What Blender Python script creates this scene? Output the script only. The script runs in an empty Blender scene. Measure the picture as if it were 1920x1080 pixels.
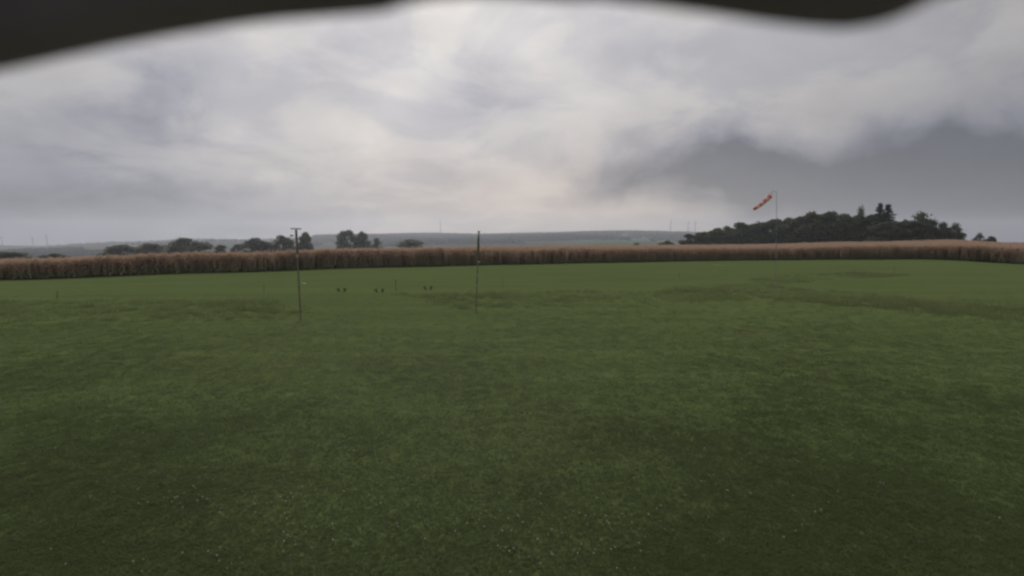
import bpy, bmesh, math, random
import numpy as np
from mathutils import Vector, Matrix

random.seed(7)
RNG = np.random.default_rng(7)
SC = bpy.context.scene
COL = SC.collection
R = math.radians

# ------------------------------------------------------------------ camera
EYE = 3.5
PITCH = R(5.0)
HFOV = R(86.0)
FPX = 960.0 / math.tan(HFOV / 2)          # focal length in photo pixels
cam_d = bpy.data.cameras.new('camera')
cam = bpy.data.objects.new('camera', cam_d)
COL.objects.link(cam)
cam.location = (0, 0, EYE)
cam.rotation_euler = (R(90) - PITCH, 0, 0)
cam_d.sensor_width = 36
cam_d.angle = HFOV
cam_d.clip_start = 0.02
cam_d.clip_end = 40000
cam_d.dof.use_dof = True                  # soft little webcam lens
cam_d.dof.focus_distance = 22.0
cam_d.dof.aperture_fstop = 2.4
SC.camera = cam

# ------------------------------------------------------------------ render and exposure
SC.render.engine = 'CYCLES'
SC.view_settings.view_transform = 'Standard'
SC.view_settings.look = 'None'
SC.view_settings.gamma = 1.0
SC.view_settings.use_curve_mapping = False
SC.view_settings.exposure = 0.30
cy = SC.cycles
cy.use_denoising = True
cy.max_bounces = 5
cy.diffuse_bounces = 3
cy.glossy_bounces = 1
cy.transmission_bounces = 2
cy.transparent_max_bounces = 8
cy.volume_bounces = 0
cy.filter_width = 2.5


def pdir(px, py):
    """world direction of a photo pixel (used to calibrate real positions)"""
    u = (px - 960) / FPX
    v = (540 - py) / FPX
    c, s = math.cos(PITCH), math.sin(PITCH)
    return Vector((u, c + v * s, v * c - s))


def azel(px, py):
    d = pdir(px, py).normalized()
    return math.atan2(d.x, d.y), math.asin(d.z)


# ------------------------------------------------------------------ world: overcast evening sky
SUN_AZ, SUN_EL = R(-9), R(36)
world = bpy.data.worlds.new('World')
SC.world = world
world.use_nodes = True
NT = world.node_tree
NT.nodes.clear()


class G:
    """tiny helper for node math"""
    def __init__(s, nt):
        s.nt = nt

    def n(s, t, **kw):
        nd = s.nt.nodes.new(t)
        for k, v in kw.items():
            setattr(nd, k, v)
        return nd

    def put(s, sock, v):
        if isinstance(v, bpy.types.NodeSocket):
            s.nt.links.new(v, sock)
        else:
            sock.default_value = v

    def m(s, op, a, b=0.0, c=0.0, clamp=False):
        nd = s.n('ShaderNodeMath', operation=op)
        nd.use_clamp = clamp
        s.put(nd.inputs[0], a)
        s.put(nd.inputs[1], b)
        s.put(nd.inputs[2], c)
        return nd.outputs[0]

    def sstep(s, x, a, b, lo=0.0, hi=1.0):
        nd = s.n('ShaderNodeMapRange', interpolation_type='SMOOTHSTEP')
        s.put(nd.inputs[0], x)
        for i, v in zip((1, 2, 3, 4), (a, b, lo, hi)):
            s.put(nd.inputs[i], v)
        return nd.outputs[0]

    def noise(s, vec, scale, detail=4, rough=.5, dist=0.0, dim='3D'):
        nd = s.n('ShaderNodeTexNoise', noise_dimensions=dim)
        if vec is not None:
            s.nt.links.new(vec, nd.inputs['Vector'])
        nd.inputs['Scale'].default_value = scale
        nd.inputs['Detail'].default_value = detail
        nd.inputs['Roughness'].default_value = rough
        nd.inputs['Distortion'].default_value = dist
        return nd

    def mix(s, f, a, b):
        nd = s.n('ShaderNodeMix', data_type='RGBA')
        s.put(nd.inputs[0], f)
        s.put(nd.inputs[6], a if isinstance(a, bpy.types.NodeSocket) else (*a, 1))
        s.put(nd.inputs[7], b if isinstance(b, bpy.types.NodeSocket) else (*b, 1))
        return nd.outputs[2]

    def curve(s, x, pts, x0, x1):
        """float curve y(x); x mapped x0..x1 to 0..1"""
        t = s.n('ShaderNodeMapRange')
        s.put(t.inputs[0], x)
        t.inputs[1].default_value, t.inputs[2].default_value = x0, x1
        nd = s.n('ShaderNodeFloatCurve')
        cu = nd.mapping.curves[0]
        P = [((a - x0) / (x1 - x0), b) for a, b in pts]
        cu.points[0].location = P[0]
        cu.points[1].location = P[-1]
        for p in P[1:-1]:
            cu.points.new(*p)
        nd.mapping.use_clip = False
        nd.mapping.update()
        s.put(nd.inputs['Value'], t.outputs[0])
        return nd.outputs[0]


def build_world():
    g = G(NT)
    tc = g.n('ShaderNodeTexCoord')
    D = tc.outputs['Generated']
    sep = g.n('ShaderNodeSeparateXYZ')
    NT.links.new(D, sep.inputs[0])
    x, y, z = sep.outputs
    az = g.m('ARCTAN2', x, y)
    el = g.m('ARCSINE', z)
    # cloud-deck coordinates (flat layer seen in perspective)
    den = g.m('ADD', g.m('MAXIMUM', z, 0.0), 0.27)
    cx = g.n('ShaderNodeCombineXYZ')
    g.put(cx.inputs[0], g.m('DIVIDE', x, den))
    g.put(cx.inputs[1], g.m('DIVIDE', y, den))
    P = cx.outputs[0]
    nbig = g.noise(P, 0.9, 5, .5, .5).outputs[0]
    nmed = g.noise(P, 3.0, 8, .58, .35).outputs[0]
    nw = g.noise(D, 9.0, 7, .6, .1)          # warp for cloud edges
    wsep = g.n('ShaderNodeSeparateColor')
    NT.links.new(nw.outputs['Color'], wsep.inputs[0])
    w1 = g.m('SUBTRACT', wsep.outputs[0], .5)
    w2 = g.m('SUBTRACT', wsep.outputs[1], .5)
    # sun glow through the cloud
    sd = (math.sin(SUN_AZ) * math.cos(SUN_EL), math.cos(SUN_AZ) * math.cos(SUN_EL), math.sin(SUN_EL))
    dt = g.n('ShaderNodeVectorMath', operation='DOT_PRODUCT')
    NT.links.new(D, dt.inputs[0])
    dt.inputs[1].default_value = sd
    ang = g.m('ARCCOSINE', g.m('MINIMUM', dt.outputs['Value'], .99999))
    q = g.m('DIVIDE', ang, R(47))
    glow = g.m('EXPONENT', g.m('MULTIPLY', g.m('MULTIPLY', q, q), -1.0))
    L = g.m('MULTIPLY_ADD', glow, 0.49, 0.155)
    # sky opposite the sun, out of view, brightened to fill shaded corn and trees
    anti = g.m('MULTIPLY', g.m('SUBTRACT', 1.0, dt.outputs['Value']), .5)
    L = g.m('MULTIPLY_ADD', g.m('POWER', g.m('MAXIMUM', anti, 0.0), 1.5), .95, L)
    # texture of the layer
    tex = g.m('ADD', g.m('MULTIPLY', g.m('SUBTRACT', nbig, .5), .45), g.m('MULTIPLY', g.m('SUBTRACT', nmed, .5), .52))
    L = g.m('MULTIPLY', L, g.m('ADD', 1.0, tex))
    patch = g.sstep(g.noise(P, 2.0, 8, .58, .5).outputs[0], .44, .60)   # thinner, bluer gaps in the layer
    dark = g.m('MULTIPLY', g.sstep(nbig, .42, .62, 1, 0), .07)
    # heavier cloud bank to the right with a billowed top edge
    top = [(-600, 1000), (700, 560), (1000, 420), (1055, 385), (1110, 325), (1200, 268), (1290, 238), (1400, 212),
           (1475, 226), (1560, 246), (1625, 216), (1720, 208), (1790, 176), (1835, 200), (1920, 215), (2300, 150), (3200, 120)]
    tp = [azel(a, b) for a, b in top]
    dark = g.m('MULTIPLY_ADD', patch, .16, dark)
    el_top = g.curve(az, tp, tp[0][0], tp[-1][0])
    bot = [(-600, 500), (1000, 420), (1055, 388), (1150, 372), (1250, 352), (1330, 372), (1420, 430), (1700, 470), (3200, 500)]
    bp = [azel(a, b) for a, b in bot]
    el_bot = g.curve(az, bp, bp[0][0], bp[-1][0])
    edge = g.m('ADD', g.m('SUBTRACT', el_top, el), g.m('MULTIPLY', w1, .10))
    mt = g.sstep(edge, -.02, .095)
    mb = g.sstep(g.m('ADD', g.m('SUBTRACT', el, el_bot), g.m('MULTIPLY', w2, .05)), -.04, .06)
    bank = g.m('MULTIPLY', mt, mb)
    dark = g.m('ADD', dark, g.m('MULTIPLY', g.m('MULTIPLY', bank, g.m('MULTIPLY_ADD', nmed, .8, .6)), .60))
    # smaller darker patches of cloud (az, el, radii in degrees, depth)
    for (px, py, rx, ry, a) in [(320, 165, 3.0, 2.2, .30), (300, 235, 3.2, 2.4, .24), (175, 215, 4, 1.0, .18),
                                (420, 395, 13, 2.6, .34), (40, 415, 15, 5, .42), (1930, 400, 13, 7, .42), (1560, 300, 9, 4, .10), (1185, 85, 5.0, 3.0, .20), (900, 185, 8, 3.4, .14),
                                (1890, 250, 6, 6, .22), (610, 110, 5, 2.2, .07), (60, 250, 6, 4, .2), (1215, 310, 6, 2.8, .24),
                                (1360, 330, 6, 3.2, .22), (1120, 345, 5, 2.0, .10), (860, 300, 6, 4, .12)]:
        a0, e0 = azel(px, py)
        dx = g.m('DIVIDE', g.m('ADD', g.m('SUBTRACT', az, a0), g.m('MULTIPLY', w1, .22)), R(rx))
        dy = g.m('DIVIDE', g.m('ADD', g.m('SUBTRACT', el, e0), g.m('MULTIPLY', w2, .13)), R(ry))
        rr = g.m('ADD', g.m('MULTIPLY', dx, dx), g.m('MULTIPLY', dy, dy))
        dark = g.m('MULTIPLY_ADD', g.m('EXPONENT', g.m('MULTIPLY', rr, -1.0)), a, dark)
    dark = g.m('MINIMUM', dark, .8)
    L = g.m('MULTIPLY', L, g.m('SUBTRACT', 1.0, dark))
    col = g.mix(g.m('MULTIPLY', dark, 1.7, clamp=True), (1.06, 1.0, .93), (.91, .92, 1.12))
    # warm low light under the cloud
    qa = g.m('DIVIDE', g.m('ADD', az, R(-5)), R(28))
    qe = g.m('DIVIDE', el, R(8.0))
    wm = g.m('MULTIPLY', g.m('EXPONENT', g.m('MULTIPLY', g.m('MULTIPLY', qa, qa), -1.0)),
             g.m('EXPONENT', g.m('MULTIPLY', g.m('MULTIPLY', qe, qe), -1.0)))
    col = g.mix(wm, col, (1.28, 1.02, .82))
    bc = g.n('ShaderNodeBackground')
    NT.links.new(col, bc.inputs[0])
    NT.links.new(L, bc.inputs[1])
    sky = g.n('ShaderNodeTexSky', sky_type='NISHITA')
    sky.sun_disc = False
    sky.sun_elevation = SUN_EL
    sky.sun_rotation = SUN_AZ
    bs = g.n('ShaderNodeBackground')
    NT.links.new(sky.outputs[0], bs.inputs[0])
    bs.inputs[1].default_value = 0.06
    mx = g.n('ShaderNodeMixShader')
    mx.inputs[0].default_value = 0.93        # nearly closed cloud
    NT.links.new(bs.outputs[0], mx.inputs[1])
    NT.links.new(bc.outputs[0], mx.inputs[2])
    out = g.n('ShaderNodeOutputWorld')
    NT.links.new(mx.outputs[0], out.inputs[0])


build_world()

# ------------------------------------------------------------------ sun (veiled by cloud, ahead of the camera)
sun_d = bpy.data.lights.new('sun', 'SUN')
sun_d.energy = 1.5
sun_d.angle = R(14)
sun_d.color = (1.0, .95, .87)
sun = bpy.data.objects.new('sun', sun_d)
COL.objects.link(sun)
sdir = Vector((math.sin(SUN_AZ) * math.cos(SUN_EL), math.cos(SUN_AZ) * math.cos(SUN_EL), math.sin(SUN_EL)))
sun.rotation_euler = sdir.to_track_quat('Z', 'Y').to_euler()


# ================================================================== helpers
def tag(o, label=None, cat=None, group=None, kind=None):
    if label: o['label'] = label
    if cat: o['category'] = cat
    if group: o['group'] = group
    if kind: o['kind'] = kind
    return o


def empty(name, loc, label, cat, group=None, rz=0.0):
    o = bpy.data.objects.new(name, None)
    o.empty_display_size = .2
    COL.objects.link(o)
    o.location = loc
    o.rotation_euler = (0, 0, rz)
    return tag(o, label, cat, group)


class MB:
    """mesh builder: verts, faces, material index"""
    def __init__(s):
        s.v, s.f, s.mi = [], [], []

    def add(s, verts, faces, mi=0):
        b = len(s.v)
        s.v += [tuple(p) for p in verts]
        s.f += [tuple(i + b for i in f) for f in faces]
        s.mi += [mi] * len(faces)

    def box(s, cx, cy, cz, sx, sy, sz, rot=None, mi=0):
        P = [Vector((i * sx / 2, j * sy / 2, k * sz / 2)) for k in (-1, 1) for j in (-1, 1) for i in (-1, 1)]
        if rot is not None:
            P = [rot @ p for p in P]
        c = Vector((cx, cy, cz))
        s.add([p + c for p in P], [(0, 2, 3, 1), (4, 5, 7, 6), (0, 1, 5, 4), (2, 6, 7, 3), (0, 4, 6, 2), (1, 3, 7, 5)], mi)

    def tube(s, pts, radii, n=8, cap=True, mi=0):
        pts = [Vector(p) for p in pts]
        rings = []
        for i, p in enumerate(pts):
            a = pts[max(i - 1, 0)]
            b = pts[min(i + 1, len(pts) - 1)]
            d = (b - a).normalized()
            e = d.cross(Vector((0, 0, 1)) if abs(d.z) < .9 else Vector((1, 0, 0))).normalized()
            f = d.cross(e)
            rings.append([p + (e * math.cos(t) + f * math.sin(t)) * radii[i] for t in [2 * math.pi * k / n for k in range(n)]])
        V = [q for r in rings for q in r]
        F = []
        for i in range(len(pts) - 1):
            for k in range(n):
                F.append((i * n + k, i * n + (k + 1) % n, (i + 1) * n + (k + 1) % n, (i + 1) * n + k))
        if cap:
            F.append(tuple(range(n - 1, -1, -1)))
            F.append(tuple((len(pts) - 1) * n + k for k in range(n)))
        s.add(V, F, mi)

    def mesh(s, name, mats, smooth=False):
        me = bpy.data.meshes.new(name)
        me.from_pydata(s.v, [], s.f)
        for m in (mats if isinstance(mats, (list, tuple)) else [mats]):
            me.materials.append(m)
        me.polygons.foreach_set('material_index', s.mi)
        if smooth:
            me.polygons.foreach_set('use_smooth', [True] * len(s.f))
        me.update()
        return me

    def build(s, name, mats, parent=None, loc=(0, 0, 0), rot=(0, 0, 0), smooth=False):
        o = bpy.data.objects.new(name, s.mesh(name, mats, smooth))
        COL.objects.link(o)
        o.parent = parent
        o.location = loc
        o.rotation_euler = rot
        return o


MATS = {}


def mat(name, col, rough=.7, var=.25, scale=8.0, spec=.3, col2=None, metal=0.0, translucent=0.0, bump=0.0, sheen=0.0):
    if name in MATS:
        return MATS[name]
    m = bpy.data.materials.new(name)
    m.use_nodes = True
    nt = m.node_tree
    g = G(nt)
    bs = nt.nodes['Principled BSDF']
    tc = g.n('ShaderNodeTexCoord')
    nz = g.noise(tc.outputs['Object'], scale, 5, .6)
    c2 = col2 or tuple(c * (1 - var) for c in col)
    c1 = col if col2 else tuple(c * (1 + var) for c in col)
    f = g.sstep(nz.outputs[0], .3, .7)
    c = g.mix(f, c1, c2)
    nt.links.new(c, bs.inputs['Base Color'])
    bs.inputs['Roughness'].default_value = rough
    bs.inputs['Specular IOR Level'].default_value = spec
    bs.inputs['Metallic'].default_value = metal
    if bump:
        bp = g.n('ShaderNodeBump')
        bp.inputs['Strength'].default_value = bump
        bp.inputs['Distance'].default_value = .01
        nt.links.new(nz.outputs[0], bp.inputs['Height'])
        nt.links.new(bp.outputs[0], bs.inputs['Normal'])
    if translucent:
        tr = g.n('ShaderNodeBsdfTranslucent')
        nt.links.new(c, tr.inputs[0])
        mx = g.n('ShaderNodeMixShader')
        mx.inputs[0].default_value = translucent
        nt.links.new(bs.outputs[0], mx.inputs[1])
        nt.links.new(tr.outputs[0], mx.inputs[2])
        nt.links.new(mx.outputs[0], nt.nodes['Material Output'].inputs[0])
    MATS[name] = m
    return m


def foliage_mat(name, c1, c2, scale, translucent=.35, spec=.08, rough=.65):
    """leaves: colour varies in world space and per instance"""
    m = bpy.data.materials.new(name)
    m.use_nodes = True
    nt = m.node_tree
    g = G(nt)
    bs = nt.nodes['Principled BSDF']
    ge = g.n('ShaderNodeNewGeometry')
    oi = g.n('ShaderNodeObjectInfo')
    nz = g.noise(ge.outputs['Position'], scale, 4, .6)
    f = g.m('ADD', g.m('MULTIPLY', g.sstep(nz.outputs[0], .3, .7), .7), g.m('MULTIPLY', oi.outputs['Random'], .3))
    c = g.mix(f, c1, c2)
    nt.links.new(c, bs.inputs['Base Color'])
    bs.inputs['Roughness'].default_value = rough
    bs.inputs['Specular IOR Level'].default_value = spec
    tr = g.n('ShaderNodeBsdfTranslucent')
    nt.links.new(c, tr.inputs[0])
    mx = g.n('ShaderNodeMixShader')
    mx.inputs[0].default_value = translucent
    nt.links.new(bs.outputs[0], mx.inputs[1])
    nt.links.new(tr.outputs[0], mx.inputs[2])
    nt.links.new(mx.outputs[0], nt.nodes['Material Output'].inputs[0])
    MATS[name] = m
    return m


# ================================================================== terrain
U_COL = np.array([-1.4, -.93, -.54, -.25, 0, .16, .34, .43, .64, .80, .90, 1.4])
D_ROW = np.array([1, 36, 70, 210, 300, 700, 1500, 2500, 4500, 7600], float)
Z_TAB = np.array([
    [0] * 12,
    [-.1, -.05, 0, 0, 0, 0, 0, 0, 0, 0, 0, -.05],
    [-1.6, -1.25, -.55, -.1, .05, .1, .1, .1, .1, .12, .1, -.2],
    [-8, -6.6, -4.1, -2.1, -1.1, -.9, -.6, -.5, .4, 1.25, .2, -4],
    [-10, -8.5, -5.5, -3.2, -2.2, -1.9, -.6, .2, .8, .8, -.8, -6],
    [-26, -23, -17, -15, -14, -13, -12, -12, -9, -8, -9, -14],
    [-64, -60, -45, -42, -40, -38, -36, -36, -30, -28, -28, -32],
    [-62, -58, -28, -14, -6, -2, -4, -14, -40, -40, -40, -50],
    [-56, -47, 8, 40, 46, 64, 50, 36, -40, -52, -58, -70],
    [-90, -80, -40, -30, -30, -30, -30, -30, -60, -80, -80, -90]], float)
CORN_PX = [-900, -600, 0, 400, 640, 960, 1400, 1700, 1880, 1960, 2500]
CORN_D = [52, 56, 62, 67, 71, 80, 97, 92, 80, 74, 55]


def zat(x, y):
    x = np.asarray(x, float)
    y = np.asarray(y, float)
    d = np.maximum(np.maximum(np.abs(y), np.abs(x) / 1.4), 1.0)
    u = np.clip(x / d, -1.4, 1.4)
    ld = np.clip(d, 1, 7600)
    i = np.clip(np.searchsorted(D_ROW, ld, side='right') - 1, 0, len(D_ROW) - 2)
    t = (np.log(ld) - np.log(D_ROW[i])) / (np.log(D_ROW[i + 1]) - np.log(D_ROW[i]))
    j = np.clip(np.searchsorted(U_COL, u, side='right') - 1, 0, len(U_COL) - 2)
    s = (u - U_COL[j]) / (U_COL[j + 1] - U_COL[j])
    s = s * s * (3 - 2 * s)
    a = Z_TAB[i, j] * (1 - s) + Z_TAB[i, j + 1] * s
    b = Z_TAB[i + 1, j] * (1 - s) + Z_TAB[i + 1, j + 1] * s
    z = a * (1 - t) + b * t
    far = np.clip((d - 600) / 2500, 0, 1)
    z = z + far * (7 * np.sin(x / 310 + 1.3) * np.cos(y / 420) + 4 * np.sin(x / 140 + y / 230))
    near = np.clip((60 - d) / 60, 0, 1)
    z = z + near * .02 * (np.sin(x * .45 + 1) * np.sin(y * .38 + 2))
    return z


def zf(x, y):
    return float(zat(x, y))


def ground_at(px, py):
    d = pdir(px, py)
    d /= d.y
    lo, hi = 2.0, 9000.0
    ys = np.geomspace(lo, hi, 4000)
    h = EYE + d.z * ys - zat(d.x * ys, ys)
    k = np.argmax(h < 0) if (h < 0).any() else len(ys) - 1
    a, b = ys[k - 1], ys[k]
    for _ in range(30):
        c = (a + b) / 2
        if EYE + d.z * c - zf(d.x * c, c) > 0: a = c
        else: b = c
    return Vector((d.x * a, a, zf(d.x * a, a)))


def at_depth(px, py, y):
    d = pdir(px, py)
    d /= d.y
    return Vector((d.x * y, y, EYE + d.z * y))


def build_ground():
    az = np.concatenate([np.linspace(-60, 60, 481), np.linspace(62, 298, 119)])
    rad = np.concatenate([[.5, 1.5, 3], np.geomspace(4.5, 7600, 190)])
    A, RR = np.meshgrid(np.radians(az), rad)
    X, Y = RR * np.sin(A), RR * np.cos(A)
    Z = zat(X, Y)
    nr, na = X.shape
    V = np.stack([X.ravel(), Y.ravel(), Z.ravel()], 1)
    idx = np.arange(nr * na).reshape(nr, na)
    a = idx[:-1, :]
    b = np.roll(idx, -1, 1)[:-1, :]
    c = np.roll(idx, -1, 1)[1:, :]
    d = idx[1:, :]
    F = np.stack([a, d, c, b], -1).reshape(-1, 4)
    F = F[:, ::-1]
    cidx = nr * na
    V = np.vstack([V, [[0, 0, 0]]])
    faces = F.tolist() + [(cidx, int(idx[0, (k + 1) % na]), int(idx[0, k])) for k in range(na)]
    me = bpy.data.meshes.new('ground')
    me.from_pydata(V.tolist(), [], faces)
    # parcels of land beyond the crop: colour of the crop that grows there
    d = np.maximum(np.abs(V[:, 1]), np.abs(V[:, 0]) / 1.4)
    u = V[:, 0] / np.maximum(d, 1)
    rg = np.random.default_rng(3)
    n = 420
    pu = rg.uniform(-1.4, 1.4, n)
    pl = rg.uniform(math.log(260), math.log(7000), n)
    cols = np.array([[.085, .072, .045], [.052, .068, .03], [.105, .087, .057], [.048, .057, .03], [.068, .063, .039]])[rg.integers(0, 5, n)]
    fixed = [(.26, 3000, (.06, .10, .03)), (.21, 2700, (.06, .10, .035)), (-.55, 2600, (.045, .08, .04)), (-.75, 3600, (.08, .065, .05)),
             (-.9, 3000, (.065, .055, .05)), (-.62, 3900, (.07, .06, .045))]
    for fu, fd, fc in fixed:
        pu = np.append(pu, fu); pl = np.append(pl, math.log(fd)); cols = np.vstack([cols, fc])
    l = np.log(np.maximum(d, 1))
    best = np.full(len(V), 1e9)
    bi = np.zeros(len(V), int)
    for k in range(len(pu)):
        q = ((u - pu[k]) * 9) ** 2 + ((l - pl[k]) * 9) ** 2
        m = q < best
        best[m] = q[m]
        bi[m] = k
    rgb = cols[bi]
    rgb[d < 240] = (.07, .065, .04)
    at = me.color_attributes.new('crop', 'FLOAT_COLOR', 'POINT')
    at.data.foreach_set('color', np.hstack([rgb, np.ones((len(V), 1))]).ravel())
    me.polygons.foreach_set('use_smooth', [True] * len(faces))
    m = bpy.data.materials.new('turf_and_fields')
    m.use_nodes = True
    nt = m.node_tree
    g = G(nt)
    bs = nt.nodes['Principled BSDF']
    tc = g.n('ShaderNodeTexCoord')
    P = tc.outputs['Object']
    sep = g.n('ShaderNodeSeparateXYZ')
    nt.links.new(P, sep.inputs[0])
    n1 = g.noise(P, .16, 5, .55).outputs[0]
    n2 = g.noise(P, 1.1, 5, .6).outputs[0]
    n3 = g.noise(P, 26.0, 4, .7).outputs[0]
    mp = g.n('ShaderNodeMapping')
    mp.inputs['Scale'].default_value = (.12, 1.6, 1)
    nt.links.new(P, mp.inputs[0])
    n4 = g.noise(mp.outputs[0], .35, 3, .5).outputs[0]     # mowing passes
    c = g.mix(g.sstep(n1, .35, .65), (.082, .112, .043), (.090, .114, .046))
    c = g.mix(g.m('MULTIPLY', g.sstep(n2, .45, .75), .45), c, (.069, .098, .038))
    c = g.mix(g.m('MULTIPLY', g.sstep(n4, .42, .62), .6), c, (.102, .136, .052))
    c = g.mix(g.m('MULTIPLY', g.sstep(n3, .5, .8), .25), c, (.05, .075, .025))
    ca = g.n('ShaderNodeVertexColor')
    ca.layer_name = 'crop'
    yy = g.m('MAXIMUM', g.m('ABSOLUTE', sep.outputs[1]), g.m('MULTIPLY', g.m('ABSOLUTE', sep.outputs[0]), .714))
    c = g.mix(g.sstep(yy, 101, 103), c, ca.outputs[0])
    nt.links.new(c, bs.inputs['Base Color'])
    bs.inputs['Roughness'].default_value = .75
    bs.inputs['Specular IOR Level'].default_value = .0
    bs.inputs['Sheen Weight'].default_value = .0
    bs.inputs['Sheen Roughness'].default_value = .5
    bs.inputs['Sheen Tint'].default_value = (.5, .6, .25, 1)
    bp = g.n('ShaderNodeBump')
    bp.inputs['Strength'].default_value = .5
    bp.inputs['Distance'].default_value = .03
    nt.links.new(g.m('ADD', n2, n3), bp.inputs['Height'])
    nt.links.new(bp.outputs[0], bs.inputs['Normal'])
    me.materials.append(m)
    o = bpy.data.objects.new('ground', me)
    COL.objects.link(o)
    tag(o, 'gently rolling ground, mown green turf in front and hazy fields behind', kind='structure')


build_ground()


# ================================================================== instanced ground cover (stuff)
def scatter(name, protos, mats, pts, rots, scls, which, label):
    """one object: prototype geometry + points in one mesh, instanced by geometry nodes"""
    v, f, mi, pid = [], [], [], []
    for k, p in enumerate(protos):
        b = len(v)
        v += p.v
        f += [tuple(i + b for i in q) for q in p.f]
        mi += p.mi
        pid += [k] * len(p.v)
    npv = len(v)
    v = v + [tuple(p) for p in np.asarray(pts).tolist()]
    me = bpy.data.meshes.new(name)
    me.from_pydata(v, [], f)
    for m in mats:
        me.materials.append(m)
    me.polygons.foreach_set('material_index', mi)
    n = len(pts)
    a = me.attributes.new('part_id', 'INT', 'POINT')
    a.data.foreach_set('value', np.array(pid + [100 + w for w in which], np.int32))
    a = me.attributes.new('turn', 'FLOAT_VECTOR', 'POINT')
    rv = np.zeros((npv + n, 3), np.float32)
    rv[npv:] = rots
    a.data.foreach_set('vector', rv.ravel())
    a = me.attributes.new('size', 'FLOAT_VECTOR', 'POINT')
    sv = np.ones((npv + n, 3), np.float32)
    sv[npv:] = scls
    a.data.foreach_set('vector', sv.ravel())
    ng = bpy.data.node_groups.new(name + '_scatter', 'GeometryNodeTree')
    ng.interface.new_socket('Geometry', in_out='INPUT', socket_type='NodeSocketGeometry')
    ng.interface.new_socket('Geometry', in_out='OUTPUT', socket_type='NodeSocketGeometry')
    N, Lk = ng.nodes, ng.links
    gi, go = N.new('NodeGroupInput'), N.new('NodeGroupOutput')
    join = N.new('GeometryNodeJoinGeometry')

    def attr(nm, t):
        nd = N.new('GeometryNodeInputNamedAttribute')
        nd.data_type = t
        nd.inputs[0].default_value = nm
        return [o for o in nd.outputs if o.name == 'Attribute' and o.enabled][0]
    ia, ra, sa = attr('part_id', 'INT'), attr('turn', 'FLOAT_VECTOR'), attr('size', 'FLOAT_VECTOR')

    def sel(val):
        c = N.new('FunctionNodeCompare')
        c.data_type = 'INT'
        c.operation = 'EQUAL'
        ins = [i for i in c.inputs if i.enabled]
        Lk.new(ia, ins[0])
        ins[1].default_value = val
        s = N.new('GeometryNodeSeparateGeometry')
        s.domain = 'POINT'
        Lk.new(gi.outputs[0], s.inputs[0])
        Lk.new(c.outputs[0], s.inputs[1])
        return s.outputs[0]
    for k in range(len(protos)):
        io = N.new('GeometryNodeInstanceOnPoints')
        Lk.new(sel(100 + k), io.inputs['Points'])
        Lk.new(sel(k), io.inputs['Instance'])
        er = N.new('FunctionNodeEulerToRotation')
        Lk.new(ra, er.inputs[0])
        Lk.new(er.outputs[0], io.inputs['Rotation'])
        Lk.new(sa, io.inputs['Scale'])
        Lk.new(io.outputs[0], join.inputs[0])
    Lk.new(join.outputs[0], go.inputs[0])
    o = bpy.data.objects.new(name, me)
    COL.objects.link(o)
    md = o.modifiers.new('scatter', 'NODES')
    md.node_group = ng
    return tag(o, label, kind='stuff')


def blade(mb, x, y, h, w, lean, ang, mi=0, segs=2, z0=0.0):
    """one grass blade, curved, tapering"""
    dx, dy = math.cos(ang), math.sin(ang)
    px, py = -dy, dx
    V, F = [], []
    for i in range(segs + 1):
        t = i / segs
        off = lean * t * t
        ww = w * (1 - t * .85) / 2
        zz = z0 + h * t * (1 - .18 * t * lean / max(h, .01))
        V += [(x + dx * off - px * ww, y + dy * off - py * ww, zz), (x + dx * off + px * ww, y + dy * off + py * ww, zz)]
    for i in range(segs):
        F.append((2 * i, 2 * i + 1, 2 * i + 3, 2 * i + 2))
    mb.add(V, F, mi)


def tuft(n, rad, h, w, lean, rnd, mi=0, segs=2, seed_heads=0, mi2=1):
    mb = MB()
    for _ in range(n):
        r, a = rad * math.sqrt(rnd.random()), rnd.uniform(0, 6.283)
        blade(mb, r * math.cos(a), r * math.sin(a), h * rnd.uniform(.5, 1.1), w * rnd.uniform(.7, 1.3), lean * rnd.uniform(.2, 1.3), rnd.uniform(0, 6.283), mi, segs)
    for _ in range(seed_heads):
        r, a = rad * math.sqrt(rnd.random()), rnd.uniform(0, 6.283)
        hh = h * rnd.uniform(1.0, 1.45)
        x, y = r * math.cos(a), r * math.sin(a)
        blade(mb, x, y, hh, w * .35, lean * .4, a, mi2, 2)
        blade(mb, x + math.cos(a) * lean * .3, y + math.sin(a) * lean * .3, hh * .28, w * 1.5, lean * .1, a, mi2, 2, z0=hh * .8)
    return mb


rnd = random.Random(11)
M_BLADE = foliage_mat('short_grass', (.102, .136, .054), (.110, .142, .058), .5, .55, spec=.06, rough=.6)
M_TALL = foliage_mat('tall_grass', (.135, .178, .070), (.150, .182, .078), .35, .45)
M_SEED = mat('seed_heads', (.17, .18, .090), .8, .3, 3, translucent=.3)


def wedge_points(n, y0, y1, half=1.05, p=1.6):
    """random points in front of the shelter, denser nearby"""
    k = np.arange(1, n + 1)                      # evenly spread, no clumping
    y = y0 + (y1 - y0) * ((.5 + k * .7548776662466927) % 1) ** p
    x = (2 * ((.5 + k * .5698402909980532) % 1) - 1 + RNG.normal(0, .002, n)) * (half * y + 2.5)
    return x, y


# zones of long grass, outlines read off the photo and laid on the ground
def zone(poly):
    return np.array([tuple(ground_at(a, b)[:2]) for a, b in poly])


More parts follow.
